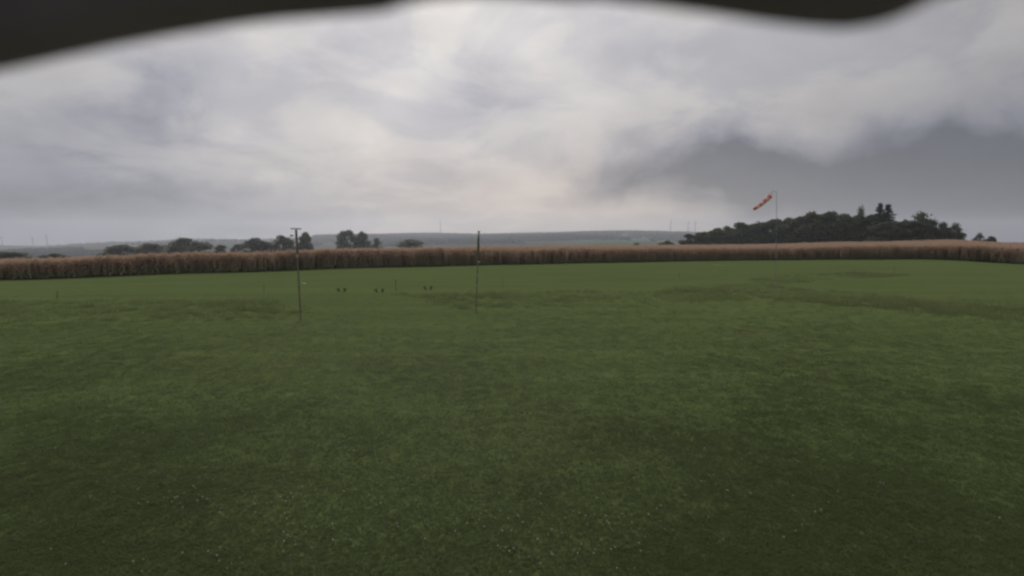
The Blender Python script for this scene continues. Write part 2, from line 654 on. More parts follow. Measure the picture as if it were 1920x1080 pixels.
ZONES = [
    zone([(-260, 628), (0, 609), (200, 606), (380, 602), (555, 596), (560, 588), (520, 572), (505, 566), (300, 562), (0, 566), (-260, 574)]),
    zone([(742, 550), (790, 566), (840, 577), (895, 582), (1000, 576), (1110, 570), (1250, 567), (1440, 562), (1480, 545), (1440, 530), (1350, 536),
          (1200, 549), (1050, 544), (960, 548), (900, 552), (850, 551)]),
    zone([(1440, 562), (1500, 567), (1600, 579), (1740, 592), (1920, 612), (2200, 650), (2200, 600), (1920, 582), (1800, 572), (1720, 564), (1640, 553), (1560, 545), (1480, 540)]),
    zone([(1405, 530), (1480, 532), (1560, 525), (1700, 518), (1700, 514), (1600, 511), (1480, 517), (1410, 522)]),
]


def inside(poly, x, y):
    r = np.zeros(len(x), bool)
    n = len(poly)
    for i in range(n):
        x1, y1 = poly[i]
        x2, y2 = poly[(i + 1) % n]
        c = ((y1 > y) != (y2 > y)) & (x < (x2 - x1) * (y - y1) / (y2 - y1 + 1e-12) + x1)
        r ^= c
    return r


def vnoise(x, y, s, seed=0):
    """cheap smooth noise 0..1"""
    rg = np.random.default_rng(seed)
    t = np.zeros(len(x))
    for k in range(7):
        a, b, c = rg.uniform(-1, 1, 3)
        f = s * (1 + .55 * k)
        t += np.sin(x * a * f * 2 + y * b * f * 2 + c * 9) / (1 + .35 * k)
    return np.clip(.5 + t / 5, 0, 1)


def build_lawn():
    protos = [tuft(20, .11, .045, .008, .06, rnd) for _ in range(3)] + [tuft(26, .16, .055, .010, .075, rnd) for _ in range(2)]
    x, y = wedge_points(130000, 3.6, 40, 1.3, 1.7)
    keep = np.ones(len(x), bool)
    for Z in ZONES:
        keep &= ~inside(Z, x, y)
    dens = (.94 + .06 * vnoise(x, y, .9, 5)) * np.clip((40 - y) / 34, 0, 1) ** 1.5
    keep &= RNG.random(len(x)) < dens
    x, y = x[keep], y[keep]
    n = len(x)
    z = zat(x, y) - .004
    far = np.clip((y - 5) / 30, 0, 1)
    sc = RNG.uniform(.9, 1.2, n) * (.95 + .9 * far)
    s = np.stack([sc, sc, sc * RNG.uniform(.5, .7, n) / (1 + .6 * far)], 1)
    rot = np.stack([RNG.normal(0, .08, n), RNG.normal(0, .08, n), RNG.uniform(0, 6.28, n)], 1)
    which = np.where(vnoise(x, y, .4, 9) + RNG.normal(0, .25, n) > .6, RNG.integers(3, 5, n), RNG.integers(0, 3, n))
    scatter('lawn_grass', protos, [M_BLADE], np.stack([x, y, z], 1), rot, s, which.tolist(), 'short mown grass of the near lawn')


def build_long_grass():
    labels = ['strip of long unmown grass left of the cross-topped pole', 'patchy unmown grass between leaning pole and windsock pole',
              'unmown grass bank right of the windsock pole', 'low dark line of long grass on the far runway edge']
    for k, Z in enumerate(ZONES):
        protos = [tuft(26, .24, .24, .016, .16, rnd, 0, 2, 3) for _ in range(3)]
        lo, hi = Z.min(0), Z.max(0)
        area = (hi - lo).prod()
        n = int(min(area * 10, 60000))
        x = RNG.uniform(lo[0], hi[0], n)
        y = RNG.uniform(lo[1], hi[1], n)
        jx, jy = x + RNG.normal(0, .35, n), y + RNG.normal(0, .35, n)
        keep = inside(Z, jx, jy)
        dn = vnoise(x, y, .35, 20 + k)
        keep &= RNG.random(n) < [.35, .25, .3, .05][k] + .8 * dn
        x, y, dn = x[keep], y[keep], dn[keep]
        n = len(x)
        base = [1.0, .75, .85, .6][k]
        sc = RNG.uniform(.7, 1.2, n)
        hz = base * (.45 + 1.0 * dn) * RNG.uniform(.7, 1.2, n)
        s = np.stack([sc, sc, hz], 1)
        rot = np.stack([RNG.normal(0, .1, n), RNG.normal(0, .1, n), RNG.uniform(0, 6.28, n)], 1)
        scatter('long_grass', protos, [M_TALL, M_SEED], np.stack([x, y, zat(x, y) - .01], 1), rot, s, RNG.integers(0, 3, n).tolist(), labels[k])


def build_clover():
    """white clover heads in loose drifts"""
    mb = MB()
    bm = bmesh.new()
    bmesh.ops.create_icosphere(bm, subdivisions=1, radius=.011)
    mb.add([(v.co.x, v.co.y, v.co.z * .85 + .06) for v in bm.verts], [[v.index for v in f.verts] for f in bm.faces], 0)
    bm.free()
    blade(mb, 0, 0, .055, .004, .006, .4, 1, 2)
    blade(mb, .01, .005, .035, .02, .012, 1.9, 1, 1)
    blade(mb, -.008, .006, .035, .02, .012, 4.2, 1, 1)
    cl = [(340, 940, 60, 20, 26), (470, 945, 70, 25, 18), (520, 940, 60, 25, 16), (740, 925, 40, 35, 22), (600, 1010, 120, 30, 22), (210, 915, 80, 30, 12),
          (650, 835, 60, 15, 10), (780, 800, 40, 10, 5), (110, 840, 60, 30, 7), (1180, 980, 120, 50, 26), (1100, 1030, 160, 40, 26), (1340, 920, 80, 40, 14),
          (1500, 990, 60, 40, 10), (1040, 1040, 80, 20, 16), (960, 1000, 500, 70, 60), (1000, 860, 500, 60, 34), (850, 960, 500, 60, 50), (1350, 855, 60, 15, 8), (1620, 925, 60, 20, 8),
          (300, 1050, 200, 25, 16), (1450, 740, 300, 60, 14), (500, 740, 400, 60, 12)]
    P = []
    for (a, b, rx, ry, n) in cl:
        for _ in range(int(n * .68)):
            py = b + rnd.gauss(0, ry * .6)
            p = ground_at(a + rnd.gauss(0, rx * .6), min(max(py, 640), 1120))
            P.append((p.x, p.y, p.z))
    P = np.array(P)
    n = len(P)
    sc = RNG.uniform(.5, 1.0, n)
    s = np.stack([sc, sc, sc], 1)
    rot = np.stack([RNG.normal(0, .15, n), RNG.normal(0, .15, n), RNG.uniform(0, 6.28, n)], 1)
    scatter('clover_flowers', [mb], [mat('clover_white', (.36, .35, .30), .8, .15, 40), M_BLADE], P, rot, s, [0] * n, 'tiny white clover heads dotted over the near lawn')


build_lawn()
build_long_grass()
build_clover()


# ------------------------------------------------------------------ crop field
def corn_front(u):
    return np.interp(u, [(p - 960) / FPX for p in CORN_PX], CORN_D)


def build_corn():
    ml = foliage_mat('corn_leaf', (.30, .30, .20), (.33, .32, .22), .15, .5)
    mu = foliage_mat('corn_upper_leaf', (.36, .27, .205), (.40, .30, .225), .12, .5)
    mt = foliage_mat('corn_tassel', (.45, .32, .245), (.50, .365, .28), .1, .4)
    protos = []
    for k in range(4):
        mb = MB()
        for q in range(3):
            ox, oy = rnd.uniform(-.35, .35), rnd.uniform(-.35, .35)
            H = rnd.uniform(2.0, 2.35)
            mb.tube([(ox, oy, 0), (ox, oy, H * .9)], [.014, .008], 4, False, 0)
            a0 = rnd.uniform(0, 3.1)
            for i in range(9):
                z0 = .25 + i * (H - .55) / 9
                a = a0 + (i % 2) * math.pi + rnd.uniform(-.35, .35)
                ln = rnd.uniform(.55, .8) * (1.0 if i < 6 else .7)
                dx, dy = math.cos(a), math.sin(a)
                V, F = [], []
                for t in (0, .35, .7, 1):
                    r = ln * t
                    zz = z0 + ln * (.95 * t - 1.15 * t * t)
                    w = .05 * (1 - t) ** .6 + .004
                    V += [(ox + dx * r - dy * w, oy + dy * r + dx * w, zz), (ox + dx * r + dy * w, oy + dy * r - dx * w, zz)]
                for t in range(3):
                    F.append((2 * t, 2 * t + 1, 2 * t + 3, 2 * t + 2))
                mb.add(V, F, 1 if i >= 4 else 0)
            for i in range(8):
                a = rnd.uniform(0, 6.283)
                blade(mb, ox, oy, rnd.uniform(.3, .5), .045, rnd.uniform(.03, .2), a, 2, 2, z0=H * .86)
        protos.append(mb)
    pts, scl = [], []

    def strip(n, d0, d1, s0, s1):
        u = RNG.uniform(-1.3, 1.3, n)
        f = corn_front(u)
        dd = d0 + (d1 - d0) * RNG.random(n)
        back = np.interp(u, [-1.3, -.9, 0, .5, .8, 1.3], [190, 200, 210, 225, 240, 200])
        y = f + dd
        ok = (y < back)
        x = u * y
        pts.append(np.stack([x, y, zat(x, y)], 1)[ok])
        sc = RNG.uniform(s0, s1, ok.sum())
        scl.append(np.stack([sc, sc, RNG.uniform(.9, 1.08, ok.sum())], 1))
    strip(2800, 0.0, 1.6, .9, 1.1)
    strip(6500, 1.2, 14, .95, 1.2)
    strip(12000, 12, 50, 1.1, 1.5)
    strip(22000, 45, 180, 1.4, 2.1)
    P = np.vstack(pts)
    S = np.vstack(scl)
    n = len(P)
    rot = np.stack([RNG.normal(0, .03, n), RNG.normal(0, .03, n), RNG.uniform(0, 6.28, n)], 1)
    S[:, 2] *= .90 + .14 * vnoise(P[:, 0], P[:, 1], .05, 31) + .10 * vnoise(P[:, 0], P[:, 1], .3, 32)
    scatter('corn_field', protos, [ml, mu, mt], P, rot, S, RNG.integers(0, 4, n).tolist(), 'tall corn crop with brown tassels along the far side of the turf')


build_corn()


# ------------------------------------------------------------------ woods on the far hills (one mass)
def build_forest():
    protos = []
    for k in range(4):
        mb = MB()
        bm = bmesh.new()
        bmesh.ops.create_icosphere(bm, subdivisions=2, radius=1)
        for v in bm.verts:
            v.co *= rnd.uniform(.72, 1.2)
            v.co.z = v.co.z * .85 + .7
        bm.verts.ensure_lookup_table()
        mb.add([v.co[:] for v in bm.verts], [[v.index for v in f.verts] for f in bm.faces], 0)
        bm.free()
        protos.append(mb)
    P = []

    def band(u0, u1, d0, d1, n, tone=1):
        u = RNG.uniform(u0, u1, n)
        d = RNG.uniform(d0, d1, n)
        P.append(np.stack([u * d, d, zat(u * d, d)], 1))
    band(-.36, .45, 4330, 4720, 9000)       # crest
    band(-.25, .20, 3500, 4000, 4000)
    band(-.12, .14, 2900, 3150, 2600)
    band(-.3, .02, 2200, 2450, 2400)
    band(.02, .12, 2500, 2700, 800)
    band(.02, .3, 3750, 4050, 2600)
    band(-1.2, -.62, 1900, 2150, 2600)
    band(-.98, -.78, 2300, 2600, 1000)
    band(-1.2, -.4, 4450, 4560, 260)         # thin hedge on the left crest
    band(-.7, -.3, 3300, 3380, 160)
    u = RNG.uniform(-.36, .36, 16000)
    d = RNG.uniform(2500, 4330, 16000)
    k = vnoise(u * 40, d / 75, .5, 77) > .47
    P.append(np.stack([u * d, d, zat(u * d, d)], 1)[k])
    P = np.vstack(P)
    n = len(P)
    r = RNG.uniform(6.5, 11.5, n)
    S = np.stack([r, r, r * RNG.uniform(.7, 1.05, n)], 1)
    left = (P[:, 1] > 4300) & (P[:, 0] / P[:, 1] < -.38)
    S[left] *= .55
    rot = np.stack([np.zeros(n), np.zeros(n), RNG.uniform(0, 6.28, n)], 1)
    scatter('distant_forest', protos, [foliage_mat('far_wood', (.022, .032, .020), (.030, .040, .024), .01, .1, spec=0.0, rough=.9)], P, rot, S, RNG.integers(0, 4, n).tolist(),
            'hazy blue-grey woods covering the far ridge')


build_forest()

# ================================================================== trees
M_BARK = mat('bark', (.07, .06, .05), .9, .35, 3, bump=.4)
M_LEAF = [foliage_mat('leaf_dark', (.080, .094, .056), (.112, .122, .072), .25, .4),
          foliage_mat('leaf_mid', (.085, .098, .058), (.115, .125, .074), .25, .42),
          foliage_mat('needle', (.060, .070, .045), (.085, .095, .060), .3, .3)]


def leaf_quad(mb, c, s, rg, droop=None):
    n = Vector((rg.gauss(0, 1), rg.gauss(0, 1), rg.gauss(.4, 1))).normalized()
    e = n.orthogonal().normalized()
    e = Matrix.Rotation(rg.uniform(0, 6.283), 3, n) @ e
    f = n.cross(e)
    a, b = s * rg.uniform(.6, 1.1), s * rg.uniform(.35, .7)
    c = Vector(c)
    mb.add([c - e * a, c - f * b, c + e * a, c + f * b], [(0, 1, 2, 3)])


def broadleaf(rg, H, W, leaves=2600, base=.12, leaf=.42, lobes=14, ragged=.2):
    """unit builder: returns (trunk, crown) builders for a tree H tall, W wide"""
    tr, cr = MB(), MB()
    tr.tube([(0, 0, -.4), (.05, 0, H * .25), (.1, .05, H * .55), (0, .1, H * .8)], [W * .035 + .1, W * .028 + .06, W * .018 + .03, .03], 7)
    L = []
    for k in range(lobes):
        t = rg.random()
        zz = H * (base + .12 + (1 - base - .24) * t)
        prof = math.sin(math.pi * (.18 + .74 * t)) ** .8
        a = rg.uniform(0, 6.283)
        r = W * .5 * prof * rg.uniform(.25, .78)
        rad = W * rg.uniform(.13, .24) * (1 - .25 * t)
        L.append((Vector((r * math.cos(a), r * math.sin(a), min(zz, H - rad * .8))), rad))
    L.append((Vector((rg.uniform(-.08, .08) * W, 0, H * .86)), H * .14))
    for c, rad in L[:9]:
        s = Vector((.05, 0, H * rg.uniform(.15, .45)))
        tr.tube([s, s.lerp(c, .5) + Vector((0, 0, .06 * H)), c], [.03 * W * .5 + .04, .06, .02], 5, False)
    tot = sum(r * r for _, r in L)
    for c, rad in L:
        for _ in range(int(leaves * rad * rad / tot)):
            d = Vector((rg.gauss(0, 1), rg.gauss(0, 1), rg.gauss(0, 1))).normalized()
            rr = rad * (rg.random() ** .45) * (1 + ragged * rg.gauss(0, 1) * .5)
            p = c + Vector((d.x * rr, d.y * rr, d.z * rr * .85))
            if p.z > .15:
                leaf_quad(cr, p, leaf, rg)
    # low skirt so that hedgerow trees close to the ground
    for _ in range(int(leaves * .22)):
        a, r = rg.uniform(0, 6.283), W * .44 * math.sqrt(rg.random())
        leaf_quad(cr, (r * math.cos(a), r * math.sin(a), H * rg.uniform(.03, base + .3)), leaf, rg)
    return tr, cr


def spruce(rg, H, W, leaf=.42):
    tr, cr = MB(), MB()
    tr.tube([(0, 0, -.4), (0, 0, H * .5), (0, 0, H * .985)], [.28, .16, .03], 7)
    z = H * .08
    while z < H * .97:
        t = z / H
        R0 = W * .5 * (1 - t) ** 1.0 * rg.uniform(.75, 1.2) + .12
        for k in range(rg.randint(7, 9)):
            a = rg.uniform(0, 6.283)
            ln = R0 * rg.uniform(.6, 1.15)
            d = Vector((math.cos(a), math.sin(a), 0))
            tip = Vector((0, 0, z)) + d * ln + Vector((0, 0, -ln * .32 + .15))
            tr.tube([(0, 0, z), Vector((0, 0, z)) + d * ln * .5, tip], [.05, .035, .012], 4, False)
            m = max(4, int(ln * 7))
            for i in range(m):
                s = (i + rg.random()) / m
                p = Vector((0, 0, z)) + d * ln * s + Vector((0, 0, (-.32 * ln + .15) * s * s))
                w = ln * .2 * (1 - s) + .15
                p += Vector((-d.y, d.x, 0)) * rg.uniform(-w, w) + Vector((0, 0, -rg.random() * .5))
                leaf_quad(cr, p, leaf, rg)
        z += H * rg.uniform(.022, .036)
    return tr, cr


def plant(name, pos, kind, mesh_pair, scale, label, cat, group=None, rz=0.0):
    o = empty(name, pos, label, cat, group, rz)
    for nm, me in zip(('trunk', 'crown'), mesh_pair):
        c = bpy.data.objects.new(nm, me)
        COL.objects.link(c)
        c.parent = o
        c.scale = scale
    return o


def tree_meshes():
    out = {}
    rg = random.Random(5)
    for k in range(5):      # round deciduous, unit 10 x 10 m
        t, c = broadleaf(rg, 10, 9.5, 4600, .06, .36, 24)
        out['round', k] = (t.mesh('trunk', M_BARK), c.mesh('crown', M_LEAF[k % 2]))
    for k in range(3):      # low wide bush
        t, c = broadleaf(rg, 10, 13, 4600, .0, .42, 30, .15)
        out['bush', k] = (t.mesh('trunk', M_BARK), c.mesh('crown', M_LEAF[(k + 1) % 2]))
    for k in range(3):      # ragged open crown
        t, c = broadleaf(rg, 10, 7, 1500, .2, .34, 13, .5)
        out['open', k] = (t.mesh('trunk', M_BARK), c.mesh('crown', M_LEAF[0]))
    for k in range(3):
        t, c = spruce(rg, 20, 7.5)
        out['spruce', k] = (t.mesh('trunk', M_BARK), c.mesh('crown', M_LEAF[2]))
    for k in range(2):      # solid grove tree
        t, c = broadleaf(rg, 10, 8.5, 3800, .04, .42, 20, .12)
        out['mass', k] = (t.mesh('trunk', M_BARK), c.mesh('crown', M_LEAF[0]))
    return out


TM = tree_meshes()
UNIT = {'round': (10, 9.5), 'bush': (10, 13), 'open': (10, 7), 'spruce': (20, 7.5), 'mass': (10, 8.5)}


def put_tree(name, kind, var, px, top, halfw, depth, label, cat='tree', group=None, wide=1.0):
    """tree whose crown top is at (px, top) and half width halfw photo pixels at that depth"""
    top -= {'open': 5, 'round': 2, 'mass': 2.5, 'bush': 1, 'spruce': 0}[kind]
    p = at_depth(px, top, depth)
    z0 = zf(p.x, p.y)
    H = (p.z - z0)
    W = 2 * halfw / FPX * depth
    uh, uw = UNIT[kind]
    sw = W / uw * wide
    return plant(name, (p.x, p.y, z0 - .1), kind, TM[kind, var], (sw, sw, H / uh * 1.02), label, cat, group, rnd.uniform(0, 6.28))


HEDGE = [
    ('hedge_bush', 'bush', 0, 14, 473, 36, 330, 'low dark bush at the extreme left behind the corn', 'bush'),
    ('hedge_bush', 'bush', 1, 100, 476, 22, 330, 'small low bush, second from the left behind the corn', 'bush'),
    ('broadleaf_tree', 'bush', 2, 224, 460, 31, 470, 'wide low tree at the left end of the hedgerow', 'tree'),
    ('broadleaf_tree', 'bush', 0, 280, 457, 29, 480, 'rounded tree between the wide low tree and the tallest left hedgerow tree', 'tree'),
    ('broadleaf_tree', 'bush', 1, 350, 447, 36, 470, 'big domed tree, largest of the left hedgerow', 'tree'),
    ('broadleaf_tree', 'round', 0, 415, 460, 15, 490, 'small round tree just right of the big domed tree', 'tree'),
    ('broadleaf_tree', 'round', 1, 447, 459, 12, 500, 'smallest round tree in the hedgerow gap', 'tree'),
    ('broadleaf_tree', 'round', 2, 482, 447, 27, 480, 'broad tree left of the cross-topped pole', 'tree'),
    ('broadleaf_tree', 'round', 3, 530, 442, 22, 480, 'tall tree just left behind the cross-topped pole', 'tree'),
    ('broadleaf_tree', 'round', 4, 571, 438, 16, 480, 'narrow tree just right behind the cross-topped pole', 'tree'),
    ('broadleaf_tree', 'round', 1, 652, 433, 21, 600, 'left one of the joined pair of tall round trees', 'tree'),
    ('broadleaf_tree', 'round', 0, 680, 435, 17, 604, 'right one of the joined pair of tall round trees', 'tree'),
    ('broadleaf_tree', 'open', 0, 707, 450, 10, 600, 'thin small tree right of the joined pair', 'tree'),
    ('broadleaf_tree', 'bush', 2, 770, 450, 29, 600, 'lone low domed bush below the telecom mast', 'bush'),
    ('hedge_bush', 'bush', 0, 1194, 456, 9, 330, 'tiny bush on the crop edge, left of the grove', 'bush'),
    ('hedge_bush', 'bush', 1, 1250, 452, 14, 330, 'small bush at the left foot of the dark grove', 'bush'),
    ('small_tree', 'open', 1, 1837, 441, 9, 262, 'left of two tiny trees on the right-hand crest', 'tree'),
    ('small_tree', 'round', 2, 1859, 444, 9, 266, 'right of two tiny trees on the right-hand crest', 'tree'),
]
for h in HEDGE:
    put_tree(*h, wide=1.22)

# the dark grove on the right: (kind, px, top, halfwidth, depth, label)
GROVE = [
    ('mass', 1296, 441, 16, 400, 'low tree at the tapering left tip of the dark grove'),
    ('round', 1318, 436, 17, 395, 'second tree from the left tip of the dark grove'),
    ('mass', 1342, 430, 18, 388, 'small-crowned tree, third from the left tip of the grove'),
    ('round', 1368, 425, 18, 380, 'fourth tree from the left tip of the grove'),
    ('mass', 1394, 419, 20, 372, 'tree left of the windsock pole, under the hanging sock'),
    ('round', 1422, 417, 20, 365, 'tree directly below the tip of the windsock'),
    ('mass', 1448, 413, 21, 356, 'grove tree behind the windsock pole'),
    ('round', 1476, 409, 21, 348, 'first rounded grove tree right of the windsock pole'),
    ('mass', 1502, 409, 21, 340, 'grove tree below the step in the canopy'),
    ('mass', 1527, 399, 22, 332, 'high rounded crown starting the flat top of the grove'),
    ('mass', 1556, 400, 23, 326, 'middle crown of the flat-topped part of the grove'),
    ('round', 1584, 402, 22, 320, 'right crown of the flat-topped part of the grove'),
    ('mass', 1606, 406, 19, 315, 'dense crown left of the thin ragged treetop'),
    ('open', 1616, 391, 10, 310, 'thin ragged treetop poking out left of the spruces'),
    ('mass', 1634, 405, 17, 306, 'broadleaf crown against the left side of the spruces'),
    ('spruce', 1651, 379, 14, 300, 'tall spruce, left and slightly taller of the two'),
    ('spruce', 1666, 382, 18, 297, 'tall spruce with drooping right-hand branches, right of the two'),
    ('mass', 1660, 418, 22, 292, 'dense tree at the foot of the two spruces'),
    ('round', 1694, 413, 15, 296, 'pointed tree right of the spruce gap'),
    ('open', 1724, 402, 24, 292, 'airy crowned tree, tallest right of the spruces'),
    ('mass', 1722, 416, 25, 288, 'dense dark tree below the airy crown'),
    ('open', 1745, 414, 13, 288, 'ragged crown sloping down right of the airy tree'),
    ('mass', 1756, 428, 17, 285, 'low dense tree near the right end of the grove'),
    ('open', 1771, 420, 11, 284, 'spiky treetop, third from the right end of the grove'),
    ('round', 1776, 431, 15, 282, 'low round tree, second from the right end of the grove'),
    ('open', 1791, 422, 12, 280, 'last ragged tree at the right end of the grove'),
    ('round', 1793, 436, 12, 279, 'low shrubby crown closing the right end of the grove'),
]
nv = {'round': 5, 'mass': 2, 'open': 3, 'spruce': 3}
for i, (k, px, top, hw, dep, lab) in enumerate(GROVE):
    put_tree('spruce_tree' if k == 'spruce' else 'grove_tree', k, i % nv[k], px, top, hw, dep, lab, 'tree', 'trees of the dark grove', wide={'spruce': 2.1, 'open': 1.4}.get(k, 1.5))
# second row that fills the wood behind
for i in range(15):
    px = 1325 + i * 32
    t = np.interp(px, [1296, 1400, 1530, 1600, 1680, 1720, 1800], [445, 424, 406, 412, 424, 418, 440])
    dep = np.interp(px, [1296, 1650, 1800], [425, 322, 300])
    put_tree('grove_tree', 'mass', i % 2, px, t + rnd.uniform(-1, 5), 22, dep, 'dark tree of the second row inside the grove', 'tree', 'second row of the dark grove', wide=1.7)

# ================================================================== things on the field
M_WOOD = mat('weathered_wood', (.115, .105, .085), .85, .35, 6, bump=.3)
M_STEEL = mat('dull_steel', (.24, .235, .225), .6, .2, 10, metal=.2)
M_DARK = mat('dark_plastic', (.085, .092, .058), .8, .25, 12, spec=.05)
M_WHITE = mat('white_paint', (.62, .61, .58), .6, .12, 8)
M_PALE = mat('galvanised_steel', (.19, .19, .18), .6, .12, 10)
M_RED = mat('red_cloth', (.72, .20, .15), .85, .18, 6, translucent=.3)
M_WCLOTH = mat('white_cloth', (.66, .50, .46), .85, .12, 6, translucent=.3)


def cross_pole():
    b = ground_at(564, 600)
    o = empty('cross_pole', b, 'slim wooden pole with a short crossbar on top, left of centre', 'pole')
    top = at_depth(555, 429, b.y)
    t = top - b
    mid = t * .72
    MB_ = MB(); MB_.tube([(0, 0, -.3), mid], [.034, .036], 10); MB_.build('post', M_WOOD, o)
    MB_ = MB(); MB_.tube([mid - t * .02, t * .99], [.05, .047], 10); MB_.build('upper_post', M_WOOD, o)
    MB_ = MB(); MB_.box(t.x, t.y, t.z, .44, .07, .045, Matrix.Rotation(R(1.2), 3, 'Y')); MB_.build('crossbar', M_WOOD, o)
    a = t * .925
    br = MB(); br.tube([a, a + Vector((-.14, -.02, .01))], [.008, .008], 6); bro = br.build('bracket', M_STEEL, o)
    lp = MB(); lp.tube([a + Vector((-.12, -.02, .0)), a + Vector((-.19, -.02, .012)), a + Vector((-.27, -.02, 0))], [.02, .036, .022], 8); lp.build('lamp_head', M_DARK, o)
    bd = MB(); bd.tube([mid - t * .03, mid + t * .0], [.058, .058], 10); bd.build('clamp_band', M_STEEL, o)


def lean_pole():
    b = ground_at(892, 588)
    o = empty('leaning_pole', b, 'bare slim pole leaning slightly right, near the centre', 'pole')
    t = at_depth(898, 433, b.y) - b
    m1 = t * .76
    k = MB(); k.tube([(0, 0, -.3), m1], [.030, .030], 10); k.build('post', M_WOOD, o)
    k = MB(); k.tube([m1 - t * .02, t * .80, t * .92, t * .94], [.04, .062, .05, .034], 10); k.build('sleeve', M_DARK, o)
    k = MB(); k.tube([t * .92, t * .99], [.034, .03], 10); k.build('upper_post', M_WOOD, o)
    k = MB(); k.tube([t * .985, t * 1.0], [.055, .055], 10); k.build('cap', M_DARK, o)
    q = t * .63
    k = MB(); k.tube([q + Vector((.03, -.02, 0)), q + Vector((.10, -.03, .005))], [.022, .018], 8); k.build('insulator', M_WHITE, o)
    for f in (.35, .47):
        q = t * f
        k = MB(); k.tube([q + Vector((0, 0, -.025)), q + Vector((0, 0, .025))], [.038, .038], 10); k.build('clamp_band', M_STEEL, o)


def windsock():
    b = ground_at(1455, 562)
    o = empty('windsock_pole', b, 'tall thin metal pole of the windsock, right of centre', 'pole')
    t = at_depth(1456, 359, b.y) - b
    k = MB(); k.tube([(0, 0, -.3), t * .5], [.017, .016], 10); k.build('post', M_PALE, o)
    k = MB(); k.tube([t * .49, t], [.012, .010], 10); k.build('upper_post', M_PALE, o)
    k = MB(); k.tube([t * .485, t * .505], [.036, .036], 10); k.build('joint_collar', M_PALE, o)
    arm = t + Vector((-.25, -.05, .02))
    k = MB(); k.tube([t + Vector((0, 0, -.01)), arm], [.012, .010], 8); k.build('swivel_arm', M_PALE, o)
    # the sock: its own thing, hanging from the arm
    a = at_depth(1444, 368, b.y - .1)
    e = at_depth(1414, 392, b.y - .25)
    s = empty('windsock', a, 'red and white striped windsock hanging from the tall thin pole', 'windsock')
    d = e - a
    n = 7
    for i in range(n):
        p0, p1 = d * (i / n), d * ((i + 1) / n)
        r0, r1 = .14 - .05 * i / n, .14 - .05 * (i + 1) / n
        sag = lambda f: Vector((0, 0, -.05 * math.sin(math.pi * f)))
        k = MB()
        pts = [p0 + sag(i / n), (p0 + p1) / 2 + sag((i + .5) / n), p1 + sag((i + 1) / n)]
        k.tube(pts, [r0 * (1 + .06 * (i % 2)), (r0 + r1) / 2 * .93, r1], 14, False)
        so = k.build('stripe', M_RED if i % 2 == 0 else M_WCLOTH, s, smooth=True)
        md = so.modifiers.new('cloth', 'SOLIDIFY'); md.thickness = .004
    ring = MB()
    ax = d.normalized()
    e1 = ax.orthogonal().normalized(); e2 = ax.cross(e1)
    ring.tube([(e1 * math.cos(q) + e2 * math.sin(q)) * .142 for q in [2 * math.pi * i / 20 for i in range(21)]], [.007] * 21, 5, False)
    ring.build('ring', M_STEEL, s)
    hook = (b + arm) - a
    for q in (0, 2.1, 4.2):
        k = MB(); k.tube([(e1 * math.cos(q) + e2 * math.sin(q)) * .14, hook], [.004, .004], 4); k.build('bridle', M_DARK, s)


def stake(px, base, top, label, wid=.022, mt=None):
    b = ground_at(px, base)
    t = at_depth(px + rnd.uniform(-.6, .6), top, b.y) - b
    k = MB()
    k.tube([(0, 0, -.15), t * .97, t], [wid, wid * .95, wid * .5], 6)
    o = k.build('marker_stake', mt or M_WOOD, None, b)
    tag(o, label, 'stake', 'stakes marking the runway')


cross_pole()
lean_pole()
windsock()
stake(742, 546, 524, 'upright wooden stake between the second and third dark stands', .03)
stake(107, 560, 545, 'small upright stake in the long grass at far left', .026)
stake(943, 540, 520, 'faint thin stake right of the leaning pole', .016)
stake(495, 548, 534, 'short stake left of the cross-topped pole', .018)
stake(1602, 515, 503, 'thin stake on the far turf below the grove, left of the pair', .02)
stake(1677, 513, 500, 'thin stake on the far turf below the spruces', .02)
stake(1274, 520, 511, 'tiny stake out on the far turf left of the windsock pole', .018)


def model_stand(px, py, label):
    """low stand with two forked cradles for a model aircraft"""
    b = ground_at(px, py)
    o = empty('model_stand', b, label, 'stand', 'model aircraft stands in a row')
    o.scale = (.9, .9, .85)
    for dx, tilt in ((-.21, -.35), (.21, .12)):
        k = MB()
        rot = Matrix.Rotation(tilt, 3, 'Y')
        for a, q in ((.62, .20), (-.62, .19)):
            m = rot @ Matrix.Rotation(a, 3, 'Y')
            c = rot @ Vector((0, 0, .15)) + m @ Vector((0, 0, q / 2 - .02))
            k.box(dx + c.x, c.y, c.z, .065, .22, q, m)
        k.build('cradle', M_DARK, o)
        k = MB()
        c = rot @ Vector((0, 0, .08))
        k.box(dx + c.x, c.y, c.z, .09, .12, .16, rot)
        k.build('upright', M_DARK, o)
        k = MB()
        k.box(dx - .02, 0, .012, .07, .36, .024)
        k.build('foot', M_DARK, o)
    k = MB()
    k.box(0, .03, .035, .36, .03, .022)
    k.build('rail', M_DARK, o)


model_stand(641, 547, 'leftmost of three low dark forked stands on the turf')
model_stand(712, 548, 'middle one of three low dark forked stands on the turf')
model_stand(803, 543, 'rightmost of three low dark forked stands on the turf')


def marker_board():
    b = ground_at(570, 533)
    o = empty('marker_board', b, 'small white board lying on the turf beside the cross-topped pole', 'board')
    k = MB(); k.box(0, 0, .09, .36, .03, .03, Matrix.Rotation(R(10), 3, 'Y')); k.build('plank', M_WHITE, o)
    for s in (-1, 1):
        k = MB(); k.box(s * .13, 0, .045 - s * .02, .025, .025, .10); k.build('foot', M_WOOD, o)


marker_board()


